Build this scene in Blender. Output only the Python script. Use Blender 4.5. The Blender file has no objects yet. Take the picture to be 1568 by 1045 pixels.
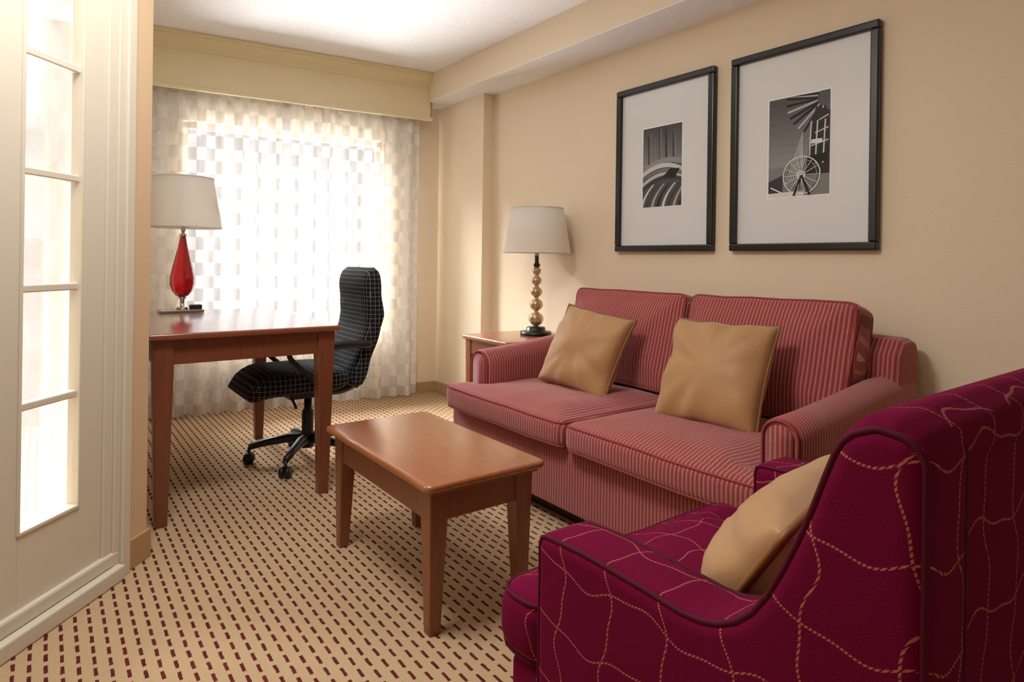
import bpy, bmesh, math, random
from mathutils import Matrix, Vector, noise
from mathutils.geometry import delaunay_2d_cdt
random.seed(4)
C=bpy.context
# ---------------------------------------------------------------- camera
f=960.;H=1.06;al=.014;th=math.atan(716/f)
cam=bpy.data.cameras.new('camera');co=bpy.data.objects.new('camera',cam);C.collection.objects.link(co)
cam.lens=f/1568*36;cam.shift_y=-122.5/1568;cam.clip_start=.02
co.matrix_world=Matrix.Translation((0,0,H))@Matrix.Rotation(-th,4,'Z')@Matrix.Rotation(math.pi/2,4,'X')@Matrix.Rotation(al,4,'Z')
C.scene.camera=co
try: C.scene.view_settings.view_transform='Standard'
except Exception: pass
# ---------------------------------------------------------------- node helpers
class S:
    def __init__(s,nt,k): s.nt=nt;s.k=k
    def _o(s,op,*a):
        n=s.nt.nodes.new('ShaderNodeMath');n.operation=op
        for i,v in enumerate((s,)+a):
            if isinstance(v,S): s.nt.links.new(v.k,n.inputs[i])
            else: n.inputs[i].default_value=v
        return S(s.nt,n.outputs[0])
    def __add__(s,o): return s._o('ADD',o)
    def __sub__(s,o): return s._o('SUBTRACT',o)
    def __mul__(s,o): return s._o('MULTIPLY',o)
    def __truediv__(s,o): return s._o('DIVIDE',o)
    def fr(s): return s._o('FRACT')
    def fl(s): return s._o('FLOOR')
    def ab(s): return s._o('ABSOLUTE')
    def lt(s,o): return s._o('LESS_THAN',o)
    def gt(s,o): return s._o('GREATER_THAN',o)
    def sin(s): return s._o('SINE')
    def mx(s,o): return s._o('MAXIMUM',o)
    def mn(s,o): return s._o('MINIMUM',o)
    def mod(s,o): return s._o('FLOORED_MODULO',o)
class M:
    def __init__(s,name,col=(.8,.8,.8),rough=.6,spec=.5,**kw):
        s.m=bpy.data.materials.new(name);s.m.use_nodes=True;s.nt=s.m.node_tree;s.N=s.nt.nodes;s.L=s.nt.links
        s.b=s.N['Principled BSDF'];s.out=s.N['Material Output']
        s.b.inputs['Base Color'].default_value=(*col,1);s.b.inputs['Roughness'].default_value=rough
        s.b.inputs['Specular IOR Level'].default_value=spec
        for k,v in kw.items(): s.b.inputs[k.replace('_',' ')].default_value=v
    def xyz(s,normal=False):
        g=s.N.new('ShaderNodeNewGeometry');p=s.N.new('ShaderNodeSeparateXYZ')
        s.L.new(g.outputs['Normal' if normal else 'Position'],p.inputs[0])
        return [S(s.nt,o) for o in p.outputs]
    def uv(s):
        g=s.N.new('ShaderNodeUVMap');p=s.N.new('ShaderNodeSeparateXYZ');s.L.new(g.outputs[0],p.inputs[0])
        return [S(s.nt,o) for o in p.outputs]
    def noise(s,scale,detail=3,vec=None,stretch=None):
        n=s.N.new('ShaderNodeTexNoise');n.inputs['Scale'].default_value=scale;n.inputs['Detail'].default_value=detail
        g=s.N.new('ShaderNodeNewGeometry');src=g.outputs['Position']
        if stretch:
            v=s.N.new('ShaderNodeVectorMath');v.operation='MULTIPLY';v.inputs[1].default_value=stretch
            s.L.new(src,v.inputs[0]);src=v.outputs[0]
        s.L.new(src,n.inputs['Vector']);return S(s.nt,n.outputs[0])
    def mix(s,fac,a,b):
        n=s.N.new('ShaderNodeMix');n.data_type='RGBA'
        if isinstance(fac,S): s.L.new(fac.k,n.inputs[0])
        else: n.inputs[0].default_value=fac
        for i,v in ((6,a),(7,b)):
            if isinstance(v,tuple): n.inputs[i].default_value=(*v,1)
            else: s.L.new(v,n.inputs[i])
        return n.outputs[2]
    def col(s,c): s.L.new(c,s.b.inputs['Base Color'])
    def bump(s,h,st=.3,d=.01):
        n=s.N.new('ShaderNodeBump');n.inputs['Strength'].default_value=st;n.inputs['Distance'].default_value=d
        s.L.new(h.k,n.inputs['Height']);s.L.new(n.outputs[0],s.b.inputs['Normal'])
def srgb(r,g,b):
    return tuple((c/255/12.92 if c<10.3 else ((c/255+.055)/1.055)**2.4) for c in (r,g,b))
# ---------------------------------------------------------------- materials
wall=M('wall_vinyl',srgb(238,221,194),.65,.3)
wn=wall.noise(180,2,stretch=(1,1,.6));wall.bump(wn,.12,.004)
ceil=M('ceiling_stucco',srgb(240,239,236),.9,.1);cn=ceil.noise(60,4);ceil.bump(cn,.45,.008)
ceil.col(ceil.mix(cn,srgb(234,234,234),srgb(253,253,253)))
cream=M('cream_paint',srgb(242,231,192),.45,.4)
trimw=M('door_paint',srgb(222,213,194),.35,.5)
tan=M('tan_baseboard',srgb(186,152,108),.5,.3)
pil=M('pilaster_paint',srgb(220,190,154),.55,.3)
# carpet
cp=M('carpet',rough=.95,spec=.05);x,y,z=cp.xyz()
nz=cp.noise(60,3);cx=x/.034+nz*.14;cy=y/.056+cx.fl().mod(2.)*.5+nz*.1
dash=((cx.fr()-.5).ab().lt(.13))*((cy.fr()-.5).ab().lt(.33))
fine=cp.noise(420,3);big=cp.noise(25,2)
base=cp.mix(fine,srgb(160,128,94),srgb(230,202,162))
dk=cp.mix(big,srgb(74,24,30),srgb(124,56,52))
cp.col(cp.mix(dash,base,dk));cp.bump(fine+dash*-.3,.6,.006)
# wood
def wood(name,c1,c2,rough,stretch,coat=.35):
    w=M(name,rough=rough,spec=.5);n=w.noise(9,5,stretch=stretch);n2=w.noise(45,3,stretch=stretch)
    w.col(w.mix(n*.7+n2*.3,c1,c2));w.b.inputs['Coat Weight'].default_value=coat;w.b.inputs['Coat Roughness'].default_value=.2
    return w
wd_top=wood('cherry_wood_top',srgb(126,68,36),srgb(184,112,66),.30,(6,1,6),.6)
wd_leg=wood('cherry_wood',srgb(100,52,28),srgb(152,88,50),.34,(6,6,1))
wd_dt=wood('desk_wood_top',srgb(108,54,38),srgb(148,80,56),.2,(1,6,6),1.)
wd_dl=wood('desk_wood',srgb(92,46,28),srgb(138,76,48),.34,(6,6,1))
dark=M('dark_wood',srgb(36,20,14),.4)
# sofa
def sofam(name,axis):
    m=M(name,rough=.85,spec=.15);p=m.xyz();c=p[axis];n=m.noise(500,2)
    q=(c/.0155).fr();a=q.lt(.12);b=(q-.5).ab().lt(.07);d=(q-.3).ab().lt(.035)
    bs=m.mix(n,srgb(146,60,66),srgb(176,84,86))
    c1=m.mix(a,bs,srgb(210,160,138));c2=m.mix(b,c1,srgb(114,42,52));c3=m.mix(d,c2,srgb(188,118,106))
    m.col(c3);m.bump(n+a*.3,.35,.002)
    m.b.inputs['Sheen Weight'].default_value=.3;return m
sfY=sofam('sofa_stripe_a',1);sfX=sofam('sofa_stripe_b',0)
sfp=M('sofa_piping',srgb(158,72,74),.8,.2)
# armchair: wavy check
ac=M('armchair_fabric',rough=.9,spec=.1);p=ac.xyz();nn=ac.xyz(True)
def wl(c,o,pch,amp,ph,w=.0015):
    q=(c+((o*(2*math.pi/.20)+ph).sin()*amp)+((o*(2*math.pi/.083)+ph*2).sin()*(amp*.3)))/pch
    return (q.fr()-.5).ab().lt(w/pch)
rope=(((p[0]+p[1]*1.3+p[2])*900).sin()).gt(-.5)
lx=(wl(p[0],p[2]+p[1],.102,.011,.4))*(nn[0].ab().lt(.75))
ly=(wl(p[1],p[2]+p[0],.102,.011,1.1))*(nn[1].ab().lt(.75))
lz=(wl(p[2],p[1]+p[0],.102,.011,2.))*(nn[2].ab().lt(.75))
ln=(lx.mx(ly)).mx(lz)*rope
an=ac.noise(600,2)
ac.col(ac.mix(ln,ac.mix(an,srgb(90,4,42),srgb(128,10,62)),srgb(180,108,94)));ac.bump(an+ln*.6,.4,.002)
acp=M('armchair_piping',srgb(84,8,38),.75,.2)
# pillows
gold=M('gold_fabric',rough=.5,spec=.35,Sheen_Weight=.4);gn=gold.noise(700,2);gx=gold.xyz()
gold.col(gold.mix(gn,srgb(162,118,72),srgb(204,160,110)));gold.bump(gn,.3,.0015)
gpip=M('gold_piping',srgb(142,92,46),.5)
# office chair fabric
oc=M('office_chair_fabric',rough=.85,spec=.15);p=oc.xyz();nn=oc.xyz(True)
def gl(c,n): return ((c/.023).fr()-.5).ab().lt(.038)*(n.ab().lt(.8))
og=gl(p[0],nn[0]).mx(gl(p[1],nn[1])).mx(gl(p[2],nn[2]))
oc.col(oc.mix(og,srgb(24,25,30),srgb(140,140,142)))
blk=M('black_plastic',srgb(22,22,24),.4);blkm=M('black_frame',srgb(14,16,18),.3,.6)
metal=M('brushed_metal',srgb(190,186,178),.25,Metallic=1.)
redg=M('red_glass',srgb(200,12,34),.06,.7,Transmission_Weight=.55,IOR=1.45,Coat_Weight=.6)
amber=M('mercury_glass',srgb(206,176,120),.12,.7,Metallic=.55,Coat_Weight=.6)
an2=amber.noise(90,3);amber.col(amber.mix(an2,srgb(150,112,62),srgb(244,226,184)))
shade=M('lampshade_linen',srgb(252,249,242),.8,.1)
tr=shade.N.new('ShaderNodeBsdfTranslucent');tr.inputs[0].default_value=(*srgb(252,247,236),1)
mx=shade.N.new('ShaderNodeMixShader');mx.inputs[0].default_value=.4
shade.L.new(shade.b.outputs[0],mx.inputs[1]);shade.L.new(tr.outputs[0],mx.inputs[2]);shade.L.new(mx.outputs[0],shade.out.inputs[0])
# sheer curtain: open weave (see-through part) + thread (diffuse / translucent part)
def sheer(name,pw,ph,c,f0,df_,tw):
    s=M(name,c,.9,.0);u,v,_=s.uv()
    ck=((u/pw).fl()+(v/ph).fl()).mod(2.)
    df=s.N.new('ShaderNodeBsdfDiffuse');df.inputs[0].default_value=(*c,1)
    tl=s.N.new('ShaderNodeBsdfTranslucent');tl.inputs[0].default_value=(*c,1)
    tp=s.N.new('ShaderNodeBsdfTransparent')
    a=s.N.new('ShaderNodeMixShader');a.inputs[0].default_value=tw
    s.L.new(df.outputs[0],a.inputs[1]);s.L.new(tl.outputs[0],a.inputs[2])
    b=s.N.new('ShaderNodeMixShader');fac=(ck*df_)+f0+((u*(2*math.pi/.17)).sin()*.035)+((u*(2*math.pi/.061)).sin()*.02)  # sine bands put the light and dark of folds into the transparency
    s.L.new(fac.k,b.inputs[0]);s.L.new(a.outputs[0],b.inputs[1]);s.L.new(tp.outputs[0],b.inputs[2])
    s.L.new(b.outputs[0],s.out.inputs[0]);s.N.remove(s.b);return s
sheerm=sheer('sheer_curtain_fabric',.07,.085,srgb(242,241,240),.41,-.21,.005)
sheerd=sheer('door_sheer_fabric',.07,.085,srgb(230,231,234),.19,-.08,.004)
glass=M('clear_glass')
g1=glass.N.new('ShaderNodeBsdfTransparent');g2=glass.N.new('ShaderNodeBsdfGlossy');g2.inputs['Roughness'].default_value=.03
fz=glass.N.new('ShaderNodeMixShader');fz.inputs[0].default_value=.08
glass.L.new(g1.outputs[0],fz.inputs[1]);glass.L.new(g2.outputs[0],fz.inputs[2]);glass.L.new(fz.outputs[0],glass.out.inputs[0])
mat_w=M('picture_mat',srgb(226,229,232),.35,.5,Coat_Weight=.5,Coat_Roughness=.05)
def grey(v): 
    n='ink_%d'%v
    return bpy.data.materials.get(n) or M(n,srgb(v,v,v),.4,.3).m
# ---------------------------------------------------------------- geometry helpers
def root(name,loc):
    e=bpy.data.objects.new(name,None);C.collection.objects.link(e);e.location=loc;e.empty_display_size=.1
    C.view_layer.update();return e
def fin(name,bm,mat,parent=None,smooth=True,bevel=0,T=None):
    if T is not None: bmesh.ops.transform(bm,matrix=T,verts=bm.verts)
    bmesh.ops.recalc_face_normals(bm,faces=bm.faces)
    me=bpy.data.meshes.new(name);bm.to_mesh(me);bm.free()
    o=bpy.data.objects.new(name,me);C.collection.objects.link(o)
    me.materials.append(mat.m if isinstance(mat,M) else mat)
    if smooth:
        for p_ in me.polygons: p_.use_smooth=True
    if bevel:
        b=o.modifiers.new('bevel','BEVEL');b.width=bevel;b.segments=2;b.limit_method='ANGLE'
    if parent:
        o.parent=parent;o.matrix_parent_inverse=Matrix.Translation(parent.location).inverted()
    return o
def box(name,a,b,mat,parent=None,bevel=.002,T=None):
    bm=bmesh.new();bmesh.ops.create_cube(bm,size=1)
    for v in bm.verts: v.co=Vector([(a[i]+b[i])/2+v.co[i]*abs(b[i]-a[i]) for i in range(3)])
    return fin(name,bm,mat,parent,False,bevel,T)
def frus(name,c,z0,z1,w0,w1,mat,parent,off=(0,0)):
    bm=bmesh.new();vs=[]
    for z_,w_,o_ in ((z0,w0,off),(z1,w1,(0,0))):
        for sx,sy in ((-1,-1),(1,-1),(1,1),(-1,1)): vs.append(bm.verts.new((c[0]+o_[0]+sx*w_/2,c[1]+o_[1]+sy*w_/2,z_)))
    bm.faces.new(vs[:4]);bm.faces.new(vs[4:])
    for i in range(4): bm.faces.new((vs[i],vs[(i+1)%4],vs[4+(i+1)%4],vs[4+i]))
    return fin(name,bm,mat,parent,False,.004)
def loft(name,rings,mat,parent=None,smooth=True,caps=True,T=None,cyc=True,capfn=None):
    bm=bmesh.new();R=[[bm.verts.new(p_) for p_ in r] for r in rings];n=len(R[0])
    for a,b in zip(R,R[1:]):
        for i in range(n if cyc else n-1):
            bm.faces.new((a[i],a[(i+1)%n],b[(i+1)%n],b[i]))
    if capfn:
        for r,w in ((rings[0],capfn[0]),(rings[-1],capfn[1])):
            capfn[2](bm,r,w)
        bmesh.ops.remove_doubles(bm,verts=bm.verts,dist=1e-5)
    elif caps and cyc: bm.faces.new(R[0]);bm.faces.new(R[-1])
    return fin(name,bm,mat,parent,smooth,0,T)
def ring(poly,d,rho,k=5,m=5,rc=.01):
    n=len(poly);P=[Vector(p_) for p_ in poly];out=[];mit=[]
    for i in range(n):
        a=(P[i]-P[i-1]).normalized();b=(P[(i+1)%n]-P[i]).normalized()
        na=Vector((-a.y,a.x));nb=Vector((-b.y,b.x));s_=1+na.dot(nb)
        mit.append(P[i]+(na+nb)*(d/max(s_,.2)))
    arcs=[]
    for i in range(n):
        e1=(mit[i]-mit[i-1]);e2=(mit[(i+1)%n]-mit[i]);l1=e1.length;l2=e2.length;e1.normalize();e2.normalize()
        cr=e1.x*e2.y-e1.y*e2.x;ph=math.atan2(cr,e1.dot(e2))
        R_=max(rho-d,.003) if ph>0 else rc+d
        T_=min(R_*math.tan(min(abs(ph),2.8)/2),.46*l1,.46*l2)
        A=mit[i]-e1*T_;B=mit[i]+e2*T_
        arcs.append([A*(1-t)**2+mit[i]*2*t*(1-t)+B*t*t for t in [j/(k-1) for j in range(k)]])
    for i in range(n):
        out+=arcs[i];nx=arcs[(i+1)%n][0];la=arcs[i][-1]
        out+=[la.lerp(nx,j/m) for j in range(1,m)]
    return out
YZ=Matrix(((0,0,1,0),(1,0,0,0),(0,1,0,0),(0,0,0,1)))   # (u,v,w)->(w,u,v)
def slab(name,poly,w0,w1,r,rho,mat,parent=None,T=None,ct=0,cb=0,span=.12,pipe=None,pr=.005,k=5,m=5,wob=0,bumpf=None):
    seq=[];N_=5
    seq+=[(r*(1-math.sin(math.pi/2*j/N_)),w0+r*(1-math.cos(math.pi/2*j/N_))) for j in range(N_+1)]
    seq+=[(r*(1-math.cos(math.pi/2*j/N_)),w1-r*(1-math.sin(math.pi/2*j/N_))) for j in range(N_+1)]
    rings=[]
    for d,w in seq:
        rings.append([Vector((q.x,q.y,w)) for q in ring(poly,d,rho,k,m)])
    def wb_(q): return q+noise.noise_vector(q*7)*wob if wob else q
    flat0=[v.copy() for v in rings[0]];flat1=[v.copy() for v in rings[-1]]
    rings=[[wb_(q) for q in rr] for rr in rings]
    def cap(bm,r_,crown):
        fl=flat0 if r_ is rings[0] else flat1;w=fl[0].z
        if not crown: bm.faces.new([bm.verts.new(q) for q in r_]);return
        B=[Vector((q.x,q.y)) for q in fl];n=len(B)
        def dist(p_):
            best=9
            for i in range(n):
                a=B[i];b=B[(i+1)%n];ab=b-a;L_=ab.length_squared
                t=max(0,min(1,(p_-a).dot(ab)/L_)) if L_>1e-12 else 0
                best=min(best,(p_-a-ab*t).length)
            return best
        def inside(p_):
            c=False
            for i in range(n):
                a=B[i];b=B[(i+1)%n]
                if (a.y>p_.y)!=(b.y>p_.y) and p_.x<(b.x-a.x)*(p_.y-a.y)/(b.y-a.y)+a.x: c=not c
            return c
        x0=min(q.x for q in B);x1=max(q.x for q in B);y0=min(q.y for q in B);y1=max(q.y for q in B);st=.022
        pts=list(B)
        for i in range(int((x1-x0)/st)+1):
            for j in range(int((y1-y0)/st)+1):
                p_=Vector((x0+st*(i+.5),y0+st*(j+.5)))
                if inside(p_) and dist(p_)>st*.4: pts.append(p_)
        vo,_,fo,_,_,_=delaunay_2d_cdt(pts,[(i,(i+1)%n) for i in range(n)],[],1,1e-7)
        vs=[]
        for v in vo:
            d=dist(v);g=1-(1-min(1,d/span))**2
            q=Vector((v.x,v.y,w))
            if d>1e-5: q.z+=crown*g
            vs.append(bm.verts.new(wb_(q) if d>1e-5 else wb_(Vector((v.x,v.y,w)))))
        for t in fo: bm.faces.new([vs[i] for i in t])
    o=loft(name,rings,mat,parent,T=T,capfn=(-cb,ct,cap))
    if pipe:
        for w,tag in ((w1-r*.35,'piping_top'),(w0+r*.35,'piping_bottom')):
            pts=[wb_(Vector((q.x,q.y,w))) for q in ring(poly,r*.2,rho,k,m)]
            if T is not None: pts=[T@q for q in pts]
            tube(tag,pts,pr,pipe,parent,True)
    return o
def tube(name,pts,r,mat,parent=None,cyc=False,res=8):
    pts=[Vector(p_) for p_ in pts]
    q=[pts[0]]
    for p_ in pts[1:]:
        if (p_-q[-1]).length>1e-4 or isinstance(r,(list,tuple)): q.append(p_)
    if cyc and (q[0]-q[-1]).length<1e-4: q.pop()
    pts=q;n=len(pts);rings=[];up=None
    for i in range(n):
        a=pts[i-1] if (i or cyc) else pts[i];b=pts[(i+1)%n] if (i<n-1 or cyc) else pts[i]
        t=(b-a)
        if t.length<1e-6: t=Vector((0,0,1))
        t.normalize()
        if up is None: up=t.orthogonal().normalized()
        up=(up-t*up.dot(t))
        if up.length<1e-4: up=t.orthogonal()
        up.normalize();s_=t.cross(up)
        rr=r[i] if isinstance(r,(list,tuple)) else r
        rings.append([pts[i]+(up*math.cos(q_)+s_*math.sin(q_))*rr for q_ in [2*math.pi*j/res for j in range(res)]])
    bm=bmesh.new();R=[[bm.verts.new(p_) for p_ in rg] for rg in rings]
    if cyc: R.append(R[0])
    for a,b in zip(R,R[1:]):
        off=0
        if cyc and b is R[0]:
            off=min(range(res),key=lambda o_:sum((a[j].co-b[(j+o_)%res].co).length for j in range(res)))
        for i in range(res):
            try: bm.faces.new((a[i],a[(i+1)%res],b[(i+1+off)%res],b[(i+off)%res]))
            except Exception: pass
    if not cyc: bm.faces.new(R[0]);bm.faces.new(R[-1])
    return fin(name,bm,mat,parent)
def bez(pts,n=8):
    P=[Vector(p_) for p_ in pts];P=[P[0]*2-P[1]]+P+[P[-1]*2-P[-2]];o=[]
    for i in range(1,len(P)-2):
        for j in range(n):
            t=j/n;a,b,c,d=P[i-1:i+3]
            o.append(.5*((2*b)+(c-a)*t+(2*a-5*b+4*c-d)*t*t+(3*b-a-3*c+d)*t**3))
    o.append(P[-2]);return o
def lathe(name,prof,c,mat,parent=None,seg=40,caps=True,flute=0):
    rings=[[Vector((c[0]+r*(1+flute*math.cos(8*2*math.pi*j/seg))*math.cos(2*math.pi*j/seg),c[1]+r*(1+flute*math.cos(8*2*math.pi*j/seg))*math.sin(2*math.pi*j/seg),z_)) for j in range(seg)] for r,z_ in prof]
    return loft(name,rings,mat,parent,caps=caps)
def rect(x0,x1,y0,y1): return [(x0,y0),(x1,y0),(x1,y1),(x0,y1)]
# ---------------------------------------------------------------- room shell
XR=2.64
box('floor',(-3,-1.8,-.1),(3.2,4.86,0),cp,bevel=0)
box('ceiling',(-1.2,-1.8,2.49),(2.9,4.72,2.6),ceil,bevel=0)
box('wall_right',(XR,-1.8,0),(XR+.12,3.8,2.49),wall,bevel=0)
box('wall_right_pier',(2.545,3.78,0),(XR+.12,4.6,2.49),wall,bevel=.004)
box('trim_soffit',(2.36,-1.8,2.284),(XR,4.45,2.49),wall,bevel=0)
box('ceiling_soffit_underside',(2.361,-1.8,2.278),(XR,4.45,2.2845),ceil,bevel=0)
box('wall_back',(-1.1,-1.8,0),(XR,-1.68,2.49),wall,bevel=0)
box('wall_left',(-1.1,-1.7,0),(-.98,1.2,2.49),wall,bevel=0)
box('wall_bay',(.18,2.56,0),(.30,4.85,2.49),wall,bevel=0)
box('baseboard_right',(XR-.012,-1.6,0),(XR,3.78,.085),tan)
box('baseboard_pier',(2.533,3.768,0),(2.545,4.41,.085),tan);box('baseboard_pier_return',(2.533,3.768,0),(XR-.012,3.78,.085),tan)
a7=math.radians(7.5)
W=Matrix(((math.cos(a7),math.sin(a7),0,2.545),(-math.sin(a7),math.cos(a7),0,4.42),(0,0,1,0),(0,0,0,1)))
def wb(name,s0,s1,o0,o1,z0,z1,mat,parent=None,bevel=.002): return box(name,(-s1,o0,z0),(-s0,o1,z1),mat,parent,bevel,W)
s0,s1,zb,zt=.46,1.83,.50,1.97
wb('wall_window_right',-.1,s0,0,.14,0,2.49,wall,bevel=0)
wb('wall_window_left',s1,2.45,0,.14,0,2.49,wall,bevel=0)
wb('wall_window_below',s0,s1,0,.14,0,zb,wall,bevel=0)
wb('wall_window_above',s0,s1,0,.14,zt,2.49,wall,bevel=0)
wr=root('window_1',(1.4,4.6,zb))
for n_,q in dict(jamb_right=(s0,s0+.04,zb,zt),jamb_left=(s1-.04,s1,zb,zt),sill=(s0,s1,zb,zb+.04),head=(s0,s1,zt-.04,zt)).items():
    wb(n_,q[0],q[1],.06,.10,q[2],q[3],trimw,wr)
wb('pane',s0+.04,s1-.04,.078,.082,zb+.04,zt-.04,glass,wr,0)
wb('baseboard_window',-.0,2.3,-.012,0,0,.085,tan)
# valance / cornice
vr=root('trim_valance',(1.4,4.35,2.3))
wb('board',.13,2.3,-.17,-.15,2.16,2.49,cream,vr)
wb('end_return',.13,.15,-.17,-.10,2.16,2.49,cream,vr)
wb('bottom_rail',.125,2.3,-.18,-.145,2.135,2.165,cream,vr,.008)
prof=[(-.17,2.385),(-.182,2.39),(-.182,2.405),(-.19,2.41),(-.20,2.43),(-.225,2.452),(-.235,2.458),(-.235,2.47),(-.245,2.475),(-.245,2.489),(-.16,2.489),(-.16,2.385)]
loft('crown_moulding',[[Vector((-s_,o_,z_)) for o_,z_ in prof] for s_ in (.125,2.3)],cream,vr,smooth=False,T=W)
# curtain
def curtain(name,fn,L,z0,z1,mat,amp=.022,wl_=.12,parent=None,nz=10,seed=0):
    bm=bmesh.new();uvl=bm.loops.layers.uv.new('UVMap');n=int(L/.006);g=[];u=0;last=None
    off=[]
    for i in range(n+1):
        s_=i/n*L;w=s_+.03*noise.noise((s_*3,seed,0))
        o_=amp*(math.sin(2*math.pi*w/wl_)+.5*math.sin(2*math.pi*w/(wl_*1.73)+1.3)+.7*noise.noise((s_*9,seed+3,0)))
        if last is not None: u+=math.hypot(s_-last[0],o_-last[1])*1.0
        last=(s_,o_);off.append((s_,o_,u))
    for k_ in range(nz+1):
        t=k_/nz;z_=z0+(z1-z0)*t;row=[]
        for s_,o_,u_ in off:
            fa=1.25-.55*t;row.append((bm.verts.new(fn(s_+.008*noise.noise((s_*8,z_*2,seed)),o_*fa,z_)),u_,z_))
        g.append(row)
    for a,b in zip(g,g[1:]):
        for i in range(n):
            q=(a[i],a[i+1],b[i+1],b[i]);fc=bm.faces.new([v[0] for v in q])
            for lp,v in zip(fc.loops,q): lp[uvl].uv=(v[1],v[2])
    return fin(name,bm,mat,parent)
cr=root('sheer_curtain',(1.4,4.5,0))
curtain('panel_right',lambda s_,o_,z_:W@Vector((-(.20+s_),-.09+o_,z_)),1.02,.015,2.33,sheerm,parent=cr,seed=1)
curtain('panel_left',lambda s_,o_,z_:W@Vector((-(1.16+s_),-.08+o_,z_)),1.06,.015,2.33,sheerm,parent=cr,seed=7)
# diagonal french door wall
e=Vector((-.673,-.739));e.normalize();C0=(.30,2.53)
D=Matrix(((e.x,e.y,0,C0[0]),(e.y,-e.x,0,C0[1]),(0,0,1,0),(0,0,0,1)))
def db(name,a,b,o0,o1,z0,z1,mat,parent=None,bevel=.002): return box(name,(a,o0,z0),(b,o1,z1),mat,parent,bevel,D)
db('wall_corner_pilaster',0,.107,0,.12,0,2.49,pil,bevel=.004)
db('baseboard_pilaster',-.006,.107,-.012,0,0,.10,tan)
db('wall_diagonal',.74,1.95,0,.12,0,2.49,wall,bevel=0)
db('wall_diagonal_header',.107,.74,0,.12,2.1,2.49,wall,bevel=0)
dr=root('door_1',(0,2.2,0))
db('casing_right',.107,.145,-.02,.10,.0,2.14,trimw,dr,.004);db('casing_right_inner',.145,.175,-.010,.1,0,2.12,trimw,dr,.003);db('stop_right',.175,.214,-.004,.1,0,2.1,trimw,dr,.003)
db('casing_left',.66,.74,-.02,.10,0,2.14,trimw,dr,.004);db('stop_left',.60,.66,-.004,.1,0,2.1,trimw,dr,.003)
db('threshold',.15,.70,-.035,.1,0,.05,trimw,dr,.006);db('threshold_step',.15,.70,-.012,.1,.05,.095,trimw,dr,.008)
db('stile_right',.214,.306,.004,.045,.095,2.1,trimw,dr);db('stile_left',.517,.60,.004,.045,.095,2.1,trimw,dr)
db('rail_bottom',.306,.517,.004,.045,.095,.30,trimw,dr);db('rail_top',.306,.517,.004,.045,1.97,2.1,trimw,dr)
for i,z_ in enumerate((.64,.965,1.29,1.62)): db('muntin_%d'%i,.306,.517,.01,.04,z_-.011,z_+.011,trimw,dr,.004)
db('bead_r',.302,.312,.0,.04,.295,1.97,trimw,dr,.003);db('bead_l',.510,.522,.0,.04,.295,1.97,trimw,dr,.003);db('bead_b',.306,.517,.0,.04,.292,.304,trimw,dr,.003)
db('panes',.306,.517,.02,.023,.30,1.97,glass,dr,0)
dc=root('door_sheer_curtain',(-.1,2.3,0))
curtain('panel',lambda s_,o_,z_:D@Vector((.12+s_,.17+o_*.6,z_)),.70,.02,2.15,sheerd,amp=.02,wl_=.09,parent=dc,seed=3)
# ---------------------------------------------------------------- framed pictures
def picture(yL,yR,zB,zT,art):
    r=root('framed_picture',(XR-.02,(yL+yR)/2,(zB+zT)/2));w=.034;X0=XR-.034
    for n_,(a,b,c,d) in dict(frame_top=(yR,yL,zT-w,zT),frame_bottom=(yR,yL,zB,zB+w),frame_left=(yL-w,yL,zB+w,zT-w),frame_right=(yR,yR+w,zB+w,zT-w)).items():
        box(n_,(X0,a,c),(XR-.001,b,d),blkm,r,.006)
    box('mat_board',(XR-.014,yR+w,zB+w),(XR-.006,yL-w,zT-w),mat_w,r,0)
    a0,a1,b0,b1=art['rect'];lay=[0]
    box('mat_window_bevel',(XR-.0146,a1-.006,b0-.006),(XR-.0139,a0+.006,b1+.006),grey(248),r,0)
    def poly(pts,v,name='ink'):
        lay[0]+=1;X=XR-.0148-lay[0]*.00004;bm=bmesh.new()
        bm.faces.new([bm.verts.new((X,a0-min(1,max(0,p_[0]))*(a0-a1),b0+min(1,max(0,p_[1]))*(b1-b0))) for p_ in pts])
        fin(name,bm,grey(v),r,False)
    def line(x0,y0,x1,y1,wd,v):
        d=Vector((x1-x0,(y1-y0)*1.6));d.normalize();n_=Vector((-d.y,d.x))*wd/2;ny=n_.y/1.6
        poly([(x0+n_.x,y0+ny),(x1+n_.x,y1+ny),(x1-n_.x,y1-ny),(x0-n_.x,y0-ny)],v)
    def circ(cx_,cy_,rx,v,wd=.012,n=28,a0_=0,a1_=2*math.pi):
        q=[(cx_+rx*math.cos(a0_+(a1_-a0_)*i/n),cy_+rx/1.6*math.sin(a0_+(a1_-a0_)*i/n)) for i in range(n+1)]
        for i in range(n): line(*q[i],*q[i+1],wd,v)
    art['draw'](poly,line,circ)
    return r
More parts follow.
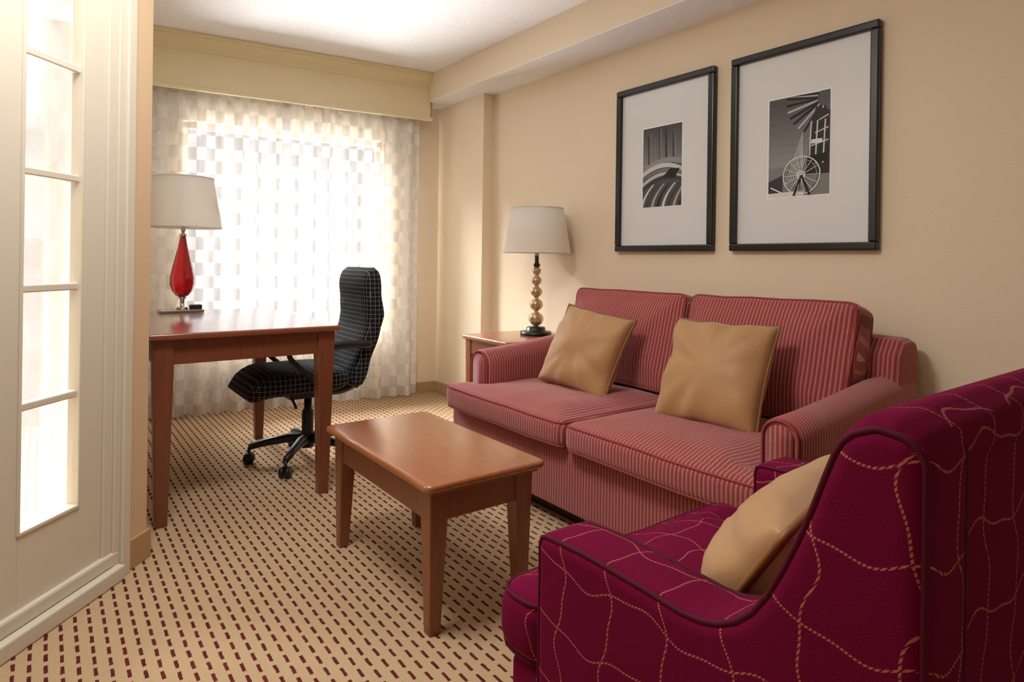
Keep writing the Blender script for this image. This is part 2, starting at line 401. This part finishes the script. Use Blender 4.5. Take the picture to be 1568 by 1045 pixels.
def art_boats(P,L,Ci):
    for i in range(16): P([(0,1-i/32),(1,1-i/32),(1,1-(i+1)/32),(0,1-(i+1)/32)],78+i*4)
    P([(0,0),(1,0),(1,.54),(0,.5)],84)
    for x_,w_,t,v in ((.16,.03,.9,56),(.24,.014,.93,150),(.45,.018,1,60),(.49,.01,.97,170),(.62,.05,.95,62),(.80,.035,.9,70),(.86,.012,.88,150),(.33,.012,.88,140)): L(x_,.48,x_-.02,t,w_,v)
    def band(y0,y1,y2,h0,h1,v):
        n=10;up=[];lo=[]
        for i in range(n+1):
            t=i/n;yy=y0*(1-t)**2+2*y1*t*(1-t)+y2*t*t;hh=h0+(h1-h0)*t;up.append((t,yy+hh));lo.append((t,yy))
        P(up+lo[::-1],v)
    band(.44,.60,.50,.05,.07,150);band(.38,.56,.42,.06,.05,205);band(.33,.50,.38,.04,.04,120);band(.26,.46,.34,.05,.03,190);band(.20,.40,.30,.05,.04,66)
    P([(.52,.36),(.72,.46),(.96,.45),(.84,.34)],40)
    for k_ in range(8):
        x0=-.05+k_*.14;v=(215,70,170,40)[k_%4]
        pts=[(x0+.22*t*t+.1*t,.0+.28*t) for t in [j/6 for j in range(7)]]
        P([(a+.07*(1-.4*b/.28),b) for a,b in pts]+[(a,b) for a,b in pts[::-1]],v)
def art_wheel(P,L,Ci):
    for i in range(10): P([(0,1-i/14),(1,1-i/14),(1,1-(i+1)/14),(0,1-(i+1)/14)],84+i*7)
    P([(0,0),(1,0),(1,.3),(0,.3)],130);P([(0,.16),(.25,.22),(.25,0),(0,0)],60);P([(0,.0),(.6,0),(.6,.05),(0,.04)],225)
    for i in range(17):
        q=math.radians(95+i*11);L(.92+.12*math.cos(q),.93+.08*math.sin(q),.92+.62*math.cos(q),.93+.36*math.sin(q),.035,22 if i%3 else 185)
    P([(.62,.2),(1,.2),(1,.8),(.78,.86),(.7,.6)],42)
    for i in range(6): L(.68+.03*i,.42+.06*i,.98,.46+.06*i,.02,200 if i%2 else 24)
    for x_ in (.68,.78,.9): L(x_,.3,x_+.03,.72,.022,215)
    P([(.64,.3),(.96,.32),(.96,.4),(.66,.38)],18);P([(.7,.5),(.9,.5),(.88,.54),(.72,.54)],230)
    for i in range(8): L(.28+.04*i,.1,.58,.62-.035*i,.008,230)
    Ci(.56,.2,.3,235,.016);Ci(.56,.2,.25,160,.01);Ci(.56,.2,.06,240,.02)
    for i in range(14):
        q=2*math.pi*i/14;L(.56,.2,.56+.3*math.cos(q),.2+.19*math.sin(q),.009,225)
    L(.44,0,.57,.2,.03,20);L(.7,0,.57,.2,.03,20);L(.05,.1,.3,.02,.02,240)
picture(1.775,1.114,1.122,2.032,dict(rect=(1.585,1.310,1.362,1.80),draw=art_wheel))
picture(2.52,1.87,1.122,2.032,dict(rect=(2.33,2.070,1.362,1.79),draw=art_boats))
# ---------------------------------------------------------------- coffee table
ct=root('coffee_table',(1.05,1.9,0))
slab('top',rect(.84,1.263,1.495,2.275),.418,.44,.009,.03,wd_top,ct)
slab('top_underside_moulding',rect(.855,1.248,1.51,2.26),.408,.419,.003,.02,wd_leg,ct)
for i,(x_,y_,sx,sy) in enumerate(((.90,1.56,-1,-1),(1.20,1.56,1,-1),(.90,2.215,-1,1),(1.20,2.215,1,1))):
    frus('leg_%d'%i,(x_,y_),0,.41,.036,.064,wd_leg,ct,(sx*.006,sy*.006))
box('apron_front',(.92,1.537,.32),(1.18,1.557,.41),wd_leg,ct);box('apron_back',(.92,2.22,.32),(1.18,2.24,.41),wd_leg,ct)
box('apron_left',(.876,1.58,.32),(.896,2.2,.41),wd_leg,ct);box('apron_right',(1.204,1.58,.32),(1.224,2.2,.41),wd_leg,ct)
# ---------------------------------------------------------------- desk
dk_=root('desk',(.7,3.3,0))
slab('top',rect(.315,1.075,2.72,3.90),.735,.76,.008,.01,wd_dt,dk_)
for i,(x_,y_) in enumerate(((.375,2.785),(1.02,2.785),(.375,3.84),(1.02,3.84))):
    frus('leg_%d'%i,(x_,y_),0,.736,.045,.076,wd_dl,dk_)
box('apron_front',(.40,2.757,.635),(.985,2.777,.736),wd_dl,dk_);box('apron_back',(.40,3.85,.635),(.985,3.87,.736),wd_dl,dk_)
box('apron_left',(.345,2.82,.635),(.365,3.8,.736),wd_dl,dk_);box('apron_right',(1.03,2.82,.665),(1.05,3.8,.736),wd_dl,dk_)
# ---------------------------------------------------------------- desk lamp
lx_,ly_=.60,3.78
dl=root('table_lamp',(lx_,ly_,.76))
slab('base_plate',rect(lx_-.115,lx_+.10,ly_-.06,ly_+.06),.761,.775,.003,.01,metal,dl)
box('outlet_block',(lx_+.03,ly_-.05,.775),(lx_+.09,ly_-.01,.80),blk,dl,.004)
lathe('stem',[(.03,.775),(.028,.785),(.012,.79),(.012,.83),(.02,.835),(.02,.842)],(lx_,ly_),metal,dl,24)
lathe('glass_body',[(.012,.84),(.032,.85),(.05,.875),(.061,.91),(.060,.95),(.050,1.0),(.036,1.06),(.024,1.11),(.017,1.15),(.014,1.17)],(lx_,ly_),redg,dl,64,flute=.035)
lathe('neck',[(.018,1.168),(.018,1.18),(.008,1.185),(.008,1.25)],(lx_,ly_),metal,dl,20)
def mkshade(c,r0,r1,z0,z1,par):
    lathe('shade',[(r0,z0),(r0-(r0-r1)*.5,z0+(z1-z0)*.5),(r1,z1),(r1-.003,z1),(r0-.003,z0),(r0,z0)],c,shade,par,64,caps=False)
    for n_,r_,z_ in (('shade_rim_bottom',r0,z0),('shade_rim_top',r1,z1)):
        tube(n_,[(c[0]+r_*math.cos(2*math.pi*i/48),c[1]+r_*math.sin(2*math.pi*i/48),z_) for i in range(48)],.0035,shade,par,True)
    for i in range(3):
        q=i*2.094;tube('spider_%d'%i,[(c[0],c[1],z0+.04),(c[0]+r0*.97*math.cos(q),c[1]+r0*.97*math.sin(q),z0+.03)],.002,metal,par)
    lathe('bulb',[(.012,z0-.02),(.014,z0+.04),(.03,z0+.08),(.03,z0+.11),(.01,z0+.14)],c,shade,par,20)
mkshade((lx_,ly_),.190,.146,1.218,1.485,dl)
# ---------------------------------------------------------------- end table + lamp
et=root('end_table',(2.3,3.0,0))
slab('top',rect(2.04,2.61,2.77,3.24),.585,.61,.008,.02,wd_top,et)
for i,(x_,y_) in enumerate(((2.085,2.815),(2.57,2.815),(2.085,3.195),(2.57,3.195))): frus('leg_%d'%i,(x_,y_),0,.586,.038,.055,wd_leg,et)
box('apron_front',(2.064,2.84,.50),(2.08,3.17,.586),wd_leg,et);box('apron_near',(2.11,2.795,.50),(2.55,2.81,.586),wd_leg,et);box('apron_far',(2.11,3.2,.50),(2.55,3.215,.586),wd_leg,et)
c_=(2.42,2.99);el=root('table_lamp',(*c_,.61))
lathe('base',[(.095,.611),(.097,.62),(.095,.632),(.06,.634),(.058,.655),(.052,.66),(.02,.662)],c_,blkm,el)
pr_=[(.018,.66)]
for zc,rc_ in ((.708,.046),(.795,.041),(.873,.036),(.942,.032),(1.001,.027)):
    pr_+=[(max(.014,rc_*math.cos(q)),zc+rc_*.92*math.sin(q)) for q in [math.radians(t) for t in range(-72,73,18)]]
pr_.append((.012,1.03))
lathe('glass_balls',pr_,c_,amber,el,48,flute=.02)
lathe('neck',[(.02,1.028),(.02,1.045),(.012,1.05),(.012,1.16)],c_,blkm,el,20)
mkshade(c_,.208,.158,1.114,1.385,el)
# ---------------------------------------------------------------- sofa
so=root('sofa',(2.1,1.8,0))
slab('base',rect(1.655,2.57,.965,2.705),.075,.33,.012,.02,sfY,so)
box('plinth',(1.74,1.04,0),(2.5,2.63,.08),dark,so)
for i,(ya,yb,ea,eb) in enumerate(((.955,1.812,1.055,1.812),(1.818,2.70,1.818,2.595))):
    if i==0: pl=[(1.60,ya),(1.745,ya),(1.745,ea),(2.34,ea),(2.34,yb),(1.60,yb)]
    else: pl=[(1.60,ya),(2.34,ya),(2.34,eb),(1.775,eb),(1.775,yb),(1.60,yb)]
    slab('seat_cushion_%d'%i,pl,.325,.445,.04,.05,sfY,so,ct=.028,span=.14,pipe=sfp,pr=.004,wob=.006)
def arm(name,y0,y1,x0):
    rr=(y1-y0)/2;yc=(y0+y1)/2;rings=[]
    for x_,ins in ((x0,.02),(x0+.003,.008),(x0+.01,0),(1.9,0),(2.05,0),(2.2,0),(2.35,0),(2.50,0),(2.56,.0),(2.575,.015)):
        zt_=.605+.06*min(1,max(0,(x_-1.8)/.6))**1.2;R=rr-ins;pt=[(y0+ins,.10)]
        for j in range(13):
            q=math.pi-math.pi*j/12
            pt.append((yc+R*math.cos(q)*1.08,zt_-rr+R*math.sin(q)))
        pt.append((y1-ins,.10));rings.append([Vector((x_,a,b)) for a,b in pt])
    loft(name,rings,sfX,so)
    r2=[[Vector((x_,a[1],a[2])) for a in rings[0]] for x_ in (x0-.0015,x0-.004)]
    loft(name+'_front_panel',r2,sfY,so)
    tube(name+'_piping',[Vector((x0-.003,a.y,a.z)) for a in rings[1]],.0045,sfp,so)
arm('arm_near',.95,1.07,1.755);arm('arm_far',2.59,2.735,1.79)
bp=[(2.37,.1),(2.585,.1),(2.605,.5),(2.61,.74),(2.59,.785),(2.54,.80),(2.47,.795),(2.43,.74),(2.40,.5)]
XZ=Matrix(((1,0,0,0),(0,0,1,0),(0,1,0,0),(0,0,0,1)))
slab('back_frame',bp,.955,2.73,.03,.02,sfY,so,T=XZ,m=3,k=3)
def rot_about(c,axis,ang): return Matrix.Translation(c)@Matrix.Rotation(ang,4,axis)@Matrix.Translation(-Vector(c))
for i,(ya,yb) in enumerate(((1.06,1.80),(1.815,2.55))):
    T=rot_about((2.30,0,.46),'Y',math.radians(15))@YZ
    slab('back_cushion_%d'%i,[(ya,.455),(yb,.455),(yb,.925),(ya,.935 if i==0 else .925)],2.225,2.385,.04,.05,sfY,so,T=T,ct=.01,cb=.04,span=.2,pipe=sfp,pr=.004,wob=.008)
# ---------------------------------------------------------------- pillows
def pillow(name,c,sx_,sy_,thick,Rm,seed=0,flop=0,pin=.06):
    r=root(name,c);n=30;T=Matrix.Translation(c)@Rm
    bm=bmesh.new();top={};bot={}
    def sh(u,v): return sx_/2*u*(1-pin*(1-v*v)),sy_/2*v*(1-pin*(1-u*u))
    for i in range(n+1):
        for j in range(n+1):
            u=-math.cos(math.pi*i/n);v=-math.cos(math.pi*j/n)
            u=.5*u+.5*(2*i/n-1);v=.5*v+.5*(2*j/n-1)
            x_,y_=sh(u,v);h=max(0,(1-u*u)*(1-v*v))**.38*thick/2
            wr_=.014*noise.noise((x_*9+seed,y_*9,seed))*(h>0)
            bend=flop*y_*y_
            rad=noise.noise((math.atan2(y_,x_)*2.6,seed,2))*.018*(h>0)*min(1,(abs(u)+abs(v)))
            if i in(0,n) or j in(0,n): top[i,j]=bot[i,j]=bm.verts.new((x_,y_,bend))
            else:
                top[i,j]=bm.verts.new((x_,y_,h+wr_+rad+bend));bot[i,j]=bm.verts.new((x_,y_,-h+wr_+bend))
    for i in range(n):
        for j in range(n):
            bm.faces.new((top[i,j],top[i+1,j],top[i+1,j+1],top[i,j+1]));bm.faces.new((bot[i,j],bot[i,j+1],bot[i+1,j+1],bot[i+1,j]))
    fin('cover',bm,gold,r,T=T)
    pts=[];m_=16
    for k_ in range(4):
        for q in range(m_):
            t=-1+2*q/m_
            u,v=[(t,-1),(1,t),(-t,1),(-1,-t)][k_];x_,y_=sh(u,v);pts.append(T@Vector((x_,y_,flop*y_*y_)))
    tube('piping',pts,.0068,gpip,r,True)
    return r
def frame(normal,roll):
    n_=Vector(normal).normalized();up=Vector((0,0,1));u=up.cross(n_).normalized();v=n_.cross(u)
    m_=Matrix(((u.x,v.x,n_.x,0),(u.y,v.y,n_.y,0),(u.z,v.z,n_.z,0),(0,0,0,1)))
    return m_@Matrix.Rotation(roll,4,'Z')
pillow('throw_pillow',(2.06,1.455,.64),.42,.42,.19,frame((-.89,-.10,.42),math.radians(0)),1)
pillow('throw_pillow',(2.06,2.17,.64),.41,.40,.19,frame((-.89,-.15,.42),math.radians(-8)),5)
# ---------------------------------------------------------------- armchair
AX=Matrix.Translation((.018,0,0));YA=AX@YZ
ar=root('armchair',(1.06,.6,0))
prof=[(.24,.09),(.83,.09),(.83,.598),(.72,.604)]+[(q.x,q.y) for q in bez([(.60,.602,0),(.50,.602,0),(.43,.645,0),(.375,.75,0),(.335,.86,0),(.315,.887,0)],3)]+[(.29,.898),(.255,.893),(.24,.87)]
for nme,xa,xb in (('arm_left',.66,.775),('arm_right',1.305,1.42)):
    slab(nme,prof,xa,xb,.022,.022,ac,ar,T=YA,m=2,k=3,pipe=acp,pr=.0042)
bkp=[(.245,.10),(.43,.10),(.445,.45),(.40,.70),(.355,.855),(.325,.895),(.28,.912),(.248,.89)]
slab('back',bkp,.74,1.34,.03,.02,ac,ar,T=YA,m=3,k=3)
slab('back_top_roll',[(.242,.84),(.33,.84),(.335,.875),(.31,.902),(.275,.908),(.245,.89)],.665,1.415,.03,.02,ac,ar,T=YA,m=3,k=3)
slab('base',rect(.69,1.39,.30,.945),.08,.33,.02,.03,ac,ar,T=AX)
tp=[(.775,.40),(1.305,.40),(1.305,.845),(1.40,.845),(1.40,.985),(.68,.985),(.68,.845),(.775,.845)]
slab('seat_cushion',tp,.325,.455,.04,.06,ac,ar,T=AX,ct=.035,span=.16,pipe=acp,pr=.0042,wob=.005)
for i,(x_,y_) in enumerate(((.76,.90),(1.36,.90),(.74,.29),(1.38,.29))): frus('leg_%d'%i,(x_,y_),0,.09,.035,.05,dark,ar)
pillow('throw_pillow',(1.035,.585,.575),.42,.27,.17,frame((-.18,.80,.52),math.radians(-3)),9)
# ---------------------------------------------------------------- office chair
of=root('office_chair',(1.12,3.28,0));oy=3.28
rings=[]
def sg(v,e_): return math.copysign(abs(v)**e_,v)
for t in [i/16 for i in range(17)]:
    x_=.765+t*.52;wv=.24*(1-.22*(abs(2*t-1)**4));zc=.443-.05*max(0,(.25-t)/.25)**1.6
    h=.062*(1-abs(2*t-1)**6)**.5+.004
    rings.append([Vector((x_,oy+wv*sg(math.cos(q),.5),zc+h*sg(math.sin(q),.6))) for q in [2*math.pi*j/28 for j in range(28)]])
loft('seat_pad',rings,oc,of)
rings=[]
for i in range(31):
    t=i/30;z_=.385+.63*t;xc=1.315+.09*min(1,t/.6)-.008*math.sin(t*9);wv=.205+.02*math.sin(math.pi*t)
    wv*=(1-(abs(2*t-1)**14)*.12)
    rib=.007*abs(math.sin(t*math.pi*4));h=(.044+rib)*(1-abs(2*t-1)**10)**.5+.004
    rings.append([Vector((xc+h*sg(math.sin(q),.6),oy+wv*sg(math.cos(q),.4),z_)) for q in [2*math.pi*j/28 for j in range(28)]])
loft('backrest',rings,oc,of)
box('mechanism',(1.0,oy-.07,.335),(1.22,oy+.07,.385),blk,of,.012)
tube('back_bracket',bez([(1.15,oy,.36),(1.30,oy,.345),(1.40,oy,.40),(1.42,oy,.55)]),.02,blk,of)
tube('lever',[(1.0,oy-.05,.37),(.98,oy-.2,.36),(.975,oy-.26,.34)],.007,blk,of)
lathe('column',[(.035,.07),(.035,.13),(.03,.14),(.03,.26),(.02,.27),(.02,.345)],(1.12,oy),blk,of,24)
for sd in (-1,1):
    yy=oy+sd*.25
    tube('armrest_%d'%(sd+1),bez([(1.08,oy+sd*.18,.41),(1.07,yy,.45),(1.0,yy+sd*.02,.52),(.94,yy+sd*.02,.585),(.96,yy+sd*.02,.615),(1.1,yy+sd*.02,.62),(1.28,yy,.62),(1.36,oy+sd*.21,.60)]),.013,blk,of)
    tube('arm_pad_%d'%(sd+1),bez([(1.12,yy+sd*.015,.625),(1.22,yy+sd*.01,.628),(1.36,yy,.62)]),[.016]+[.021]*15+[.016],blk,of)
for i in range(5):
    q=math.radians(159+72*i);dx,dy=math.cos(q),math.sin(q);cx_,cy_=1.12,oy
    P0=[(cx_+dx*t,cy_+dy*t,z_) for t,z_ in ((.02,.115),(.1,.12),(.2,.105),(.285,.085))]
    tube('base_leg_%d'%i,P0,[.028,.025,.02,.016],blk,of)
    e_=Vector((cx_+dx*.285,cy_+dy*.285,0));tube('caster_stem_%d'%i,[e_+Vector((0,0,.085)),e_+Vector((0,0,.03))],.008,blk,of)
    sd_=Vector((-dy,dx,0))
    for k_ in (-1,1): tube('caster_%d_%d'%(i,k_+1),[e_+sd_*(k_*.006)+Vector((0,0,.028)),e_+sd_*(k_*.024)+Vector((0,0,.028))],.028,blk,of,res=20)
# ---------------------------------------------------------------- light
w=bpy.data.worlds.new('sky');C.scene.world=w;w.use_nodes=True
bg=w.node_tree.nodes['Background'];bg.inputs[0].default_value=(.96,.98,1,1);bg.inputs[1].default_value=1.6
def area(name,loc,rot,sx,sy,pw,colr):
    l=bpy.data.lights.new(name,'AREA');l.shape='RECTANGLE';l.size=sx;l.size_y=sy;l.energy=pw;l.color=colr
    o=bpy.data.objects.new(name,l);C.collection.objects.link(o);o.matrix_world=Matrix.Translation(loc)@rot;return o
def sun(name,d,st,ang,colr):
    l=bpy.data.lights.new(name,'SUN');l.energy=st;l.angle=math.radians(ang);l.color=colr
    o=bpy.data.objects.new(name,l);C.collection.objects.link(o)
    o.rotation_euler=Vector(d).to_track_quat('-Z','Y').to_euler();o.location=(1.4,7,3)
sun('sun_sky_glow',(.20,-1,-.78),27,30,(.96,.98,1))
sun('sun_sky_glow_side',(.60,-.8,-.62),22,26,(.96,.98,1))
sun('sun_ground_bounce',(-.05,-1,.66),27,34,(.96,.98,1))
area('ceiling_fill_light',(.28,1.62,2.46),Matrix.Identity(4),.6,.5,31,(1,.99,.97))  # added out-of-view fill light to brighten the room, no fixture modelled
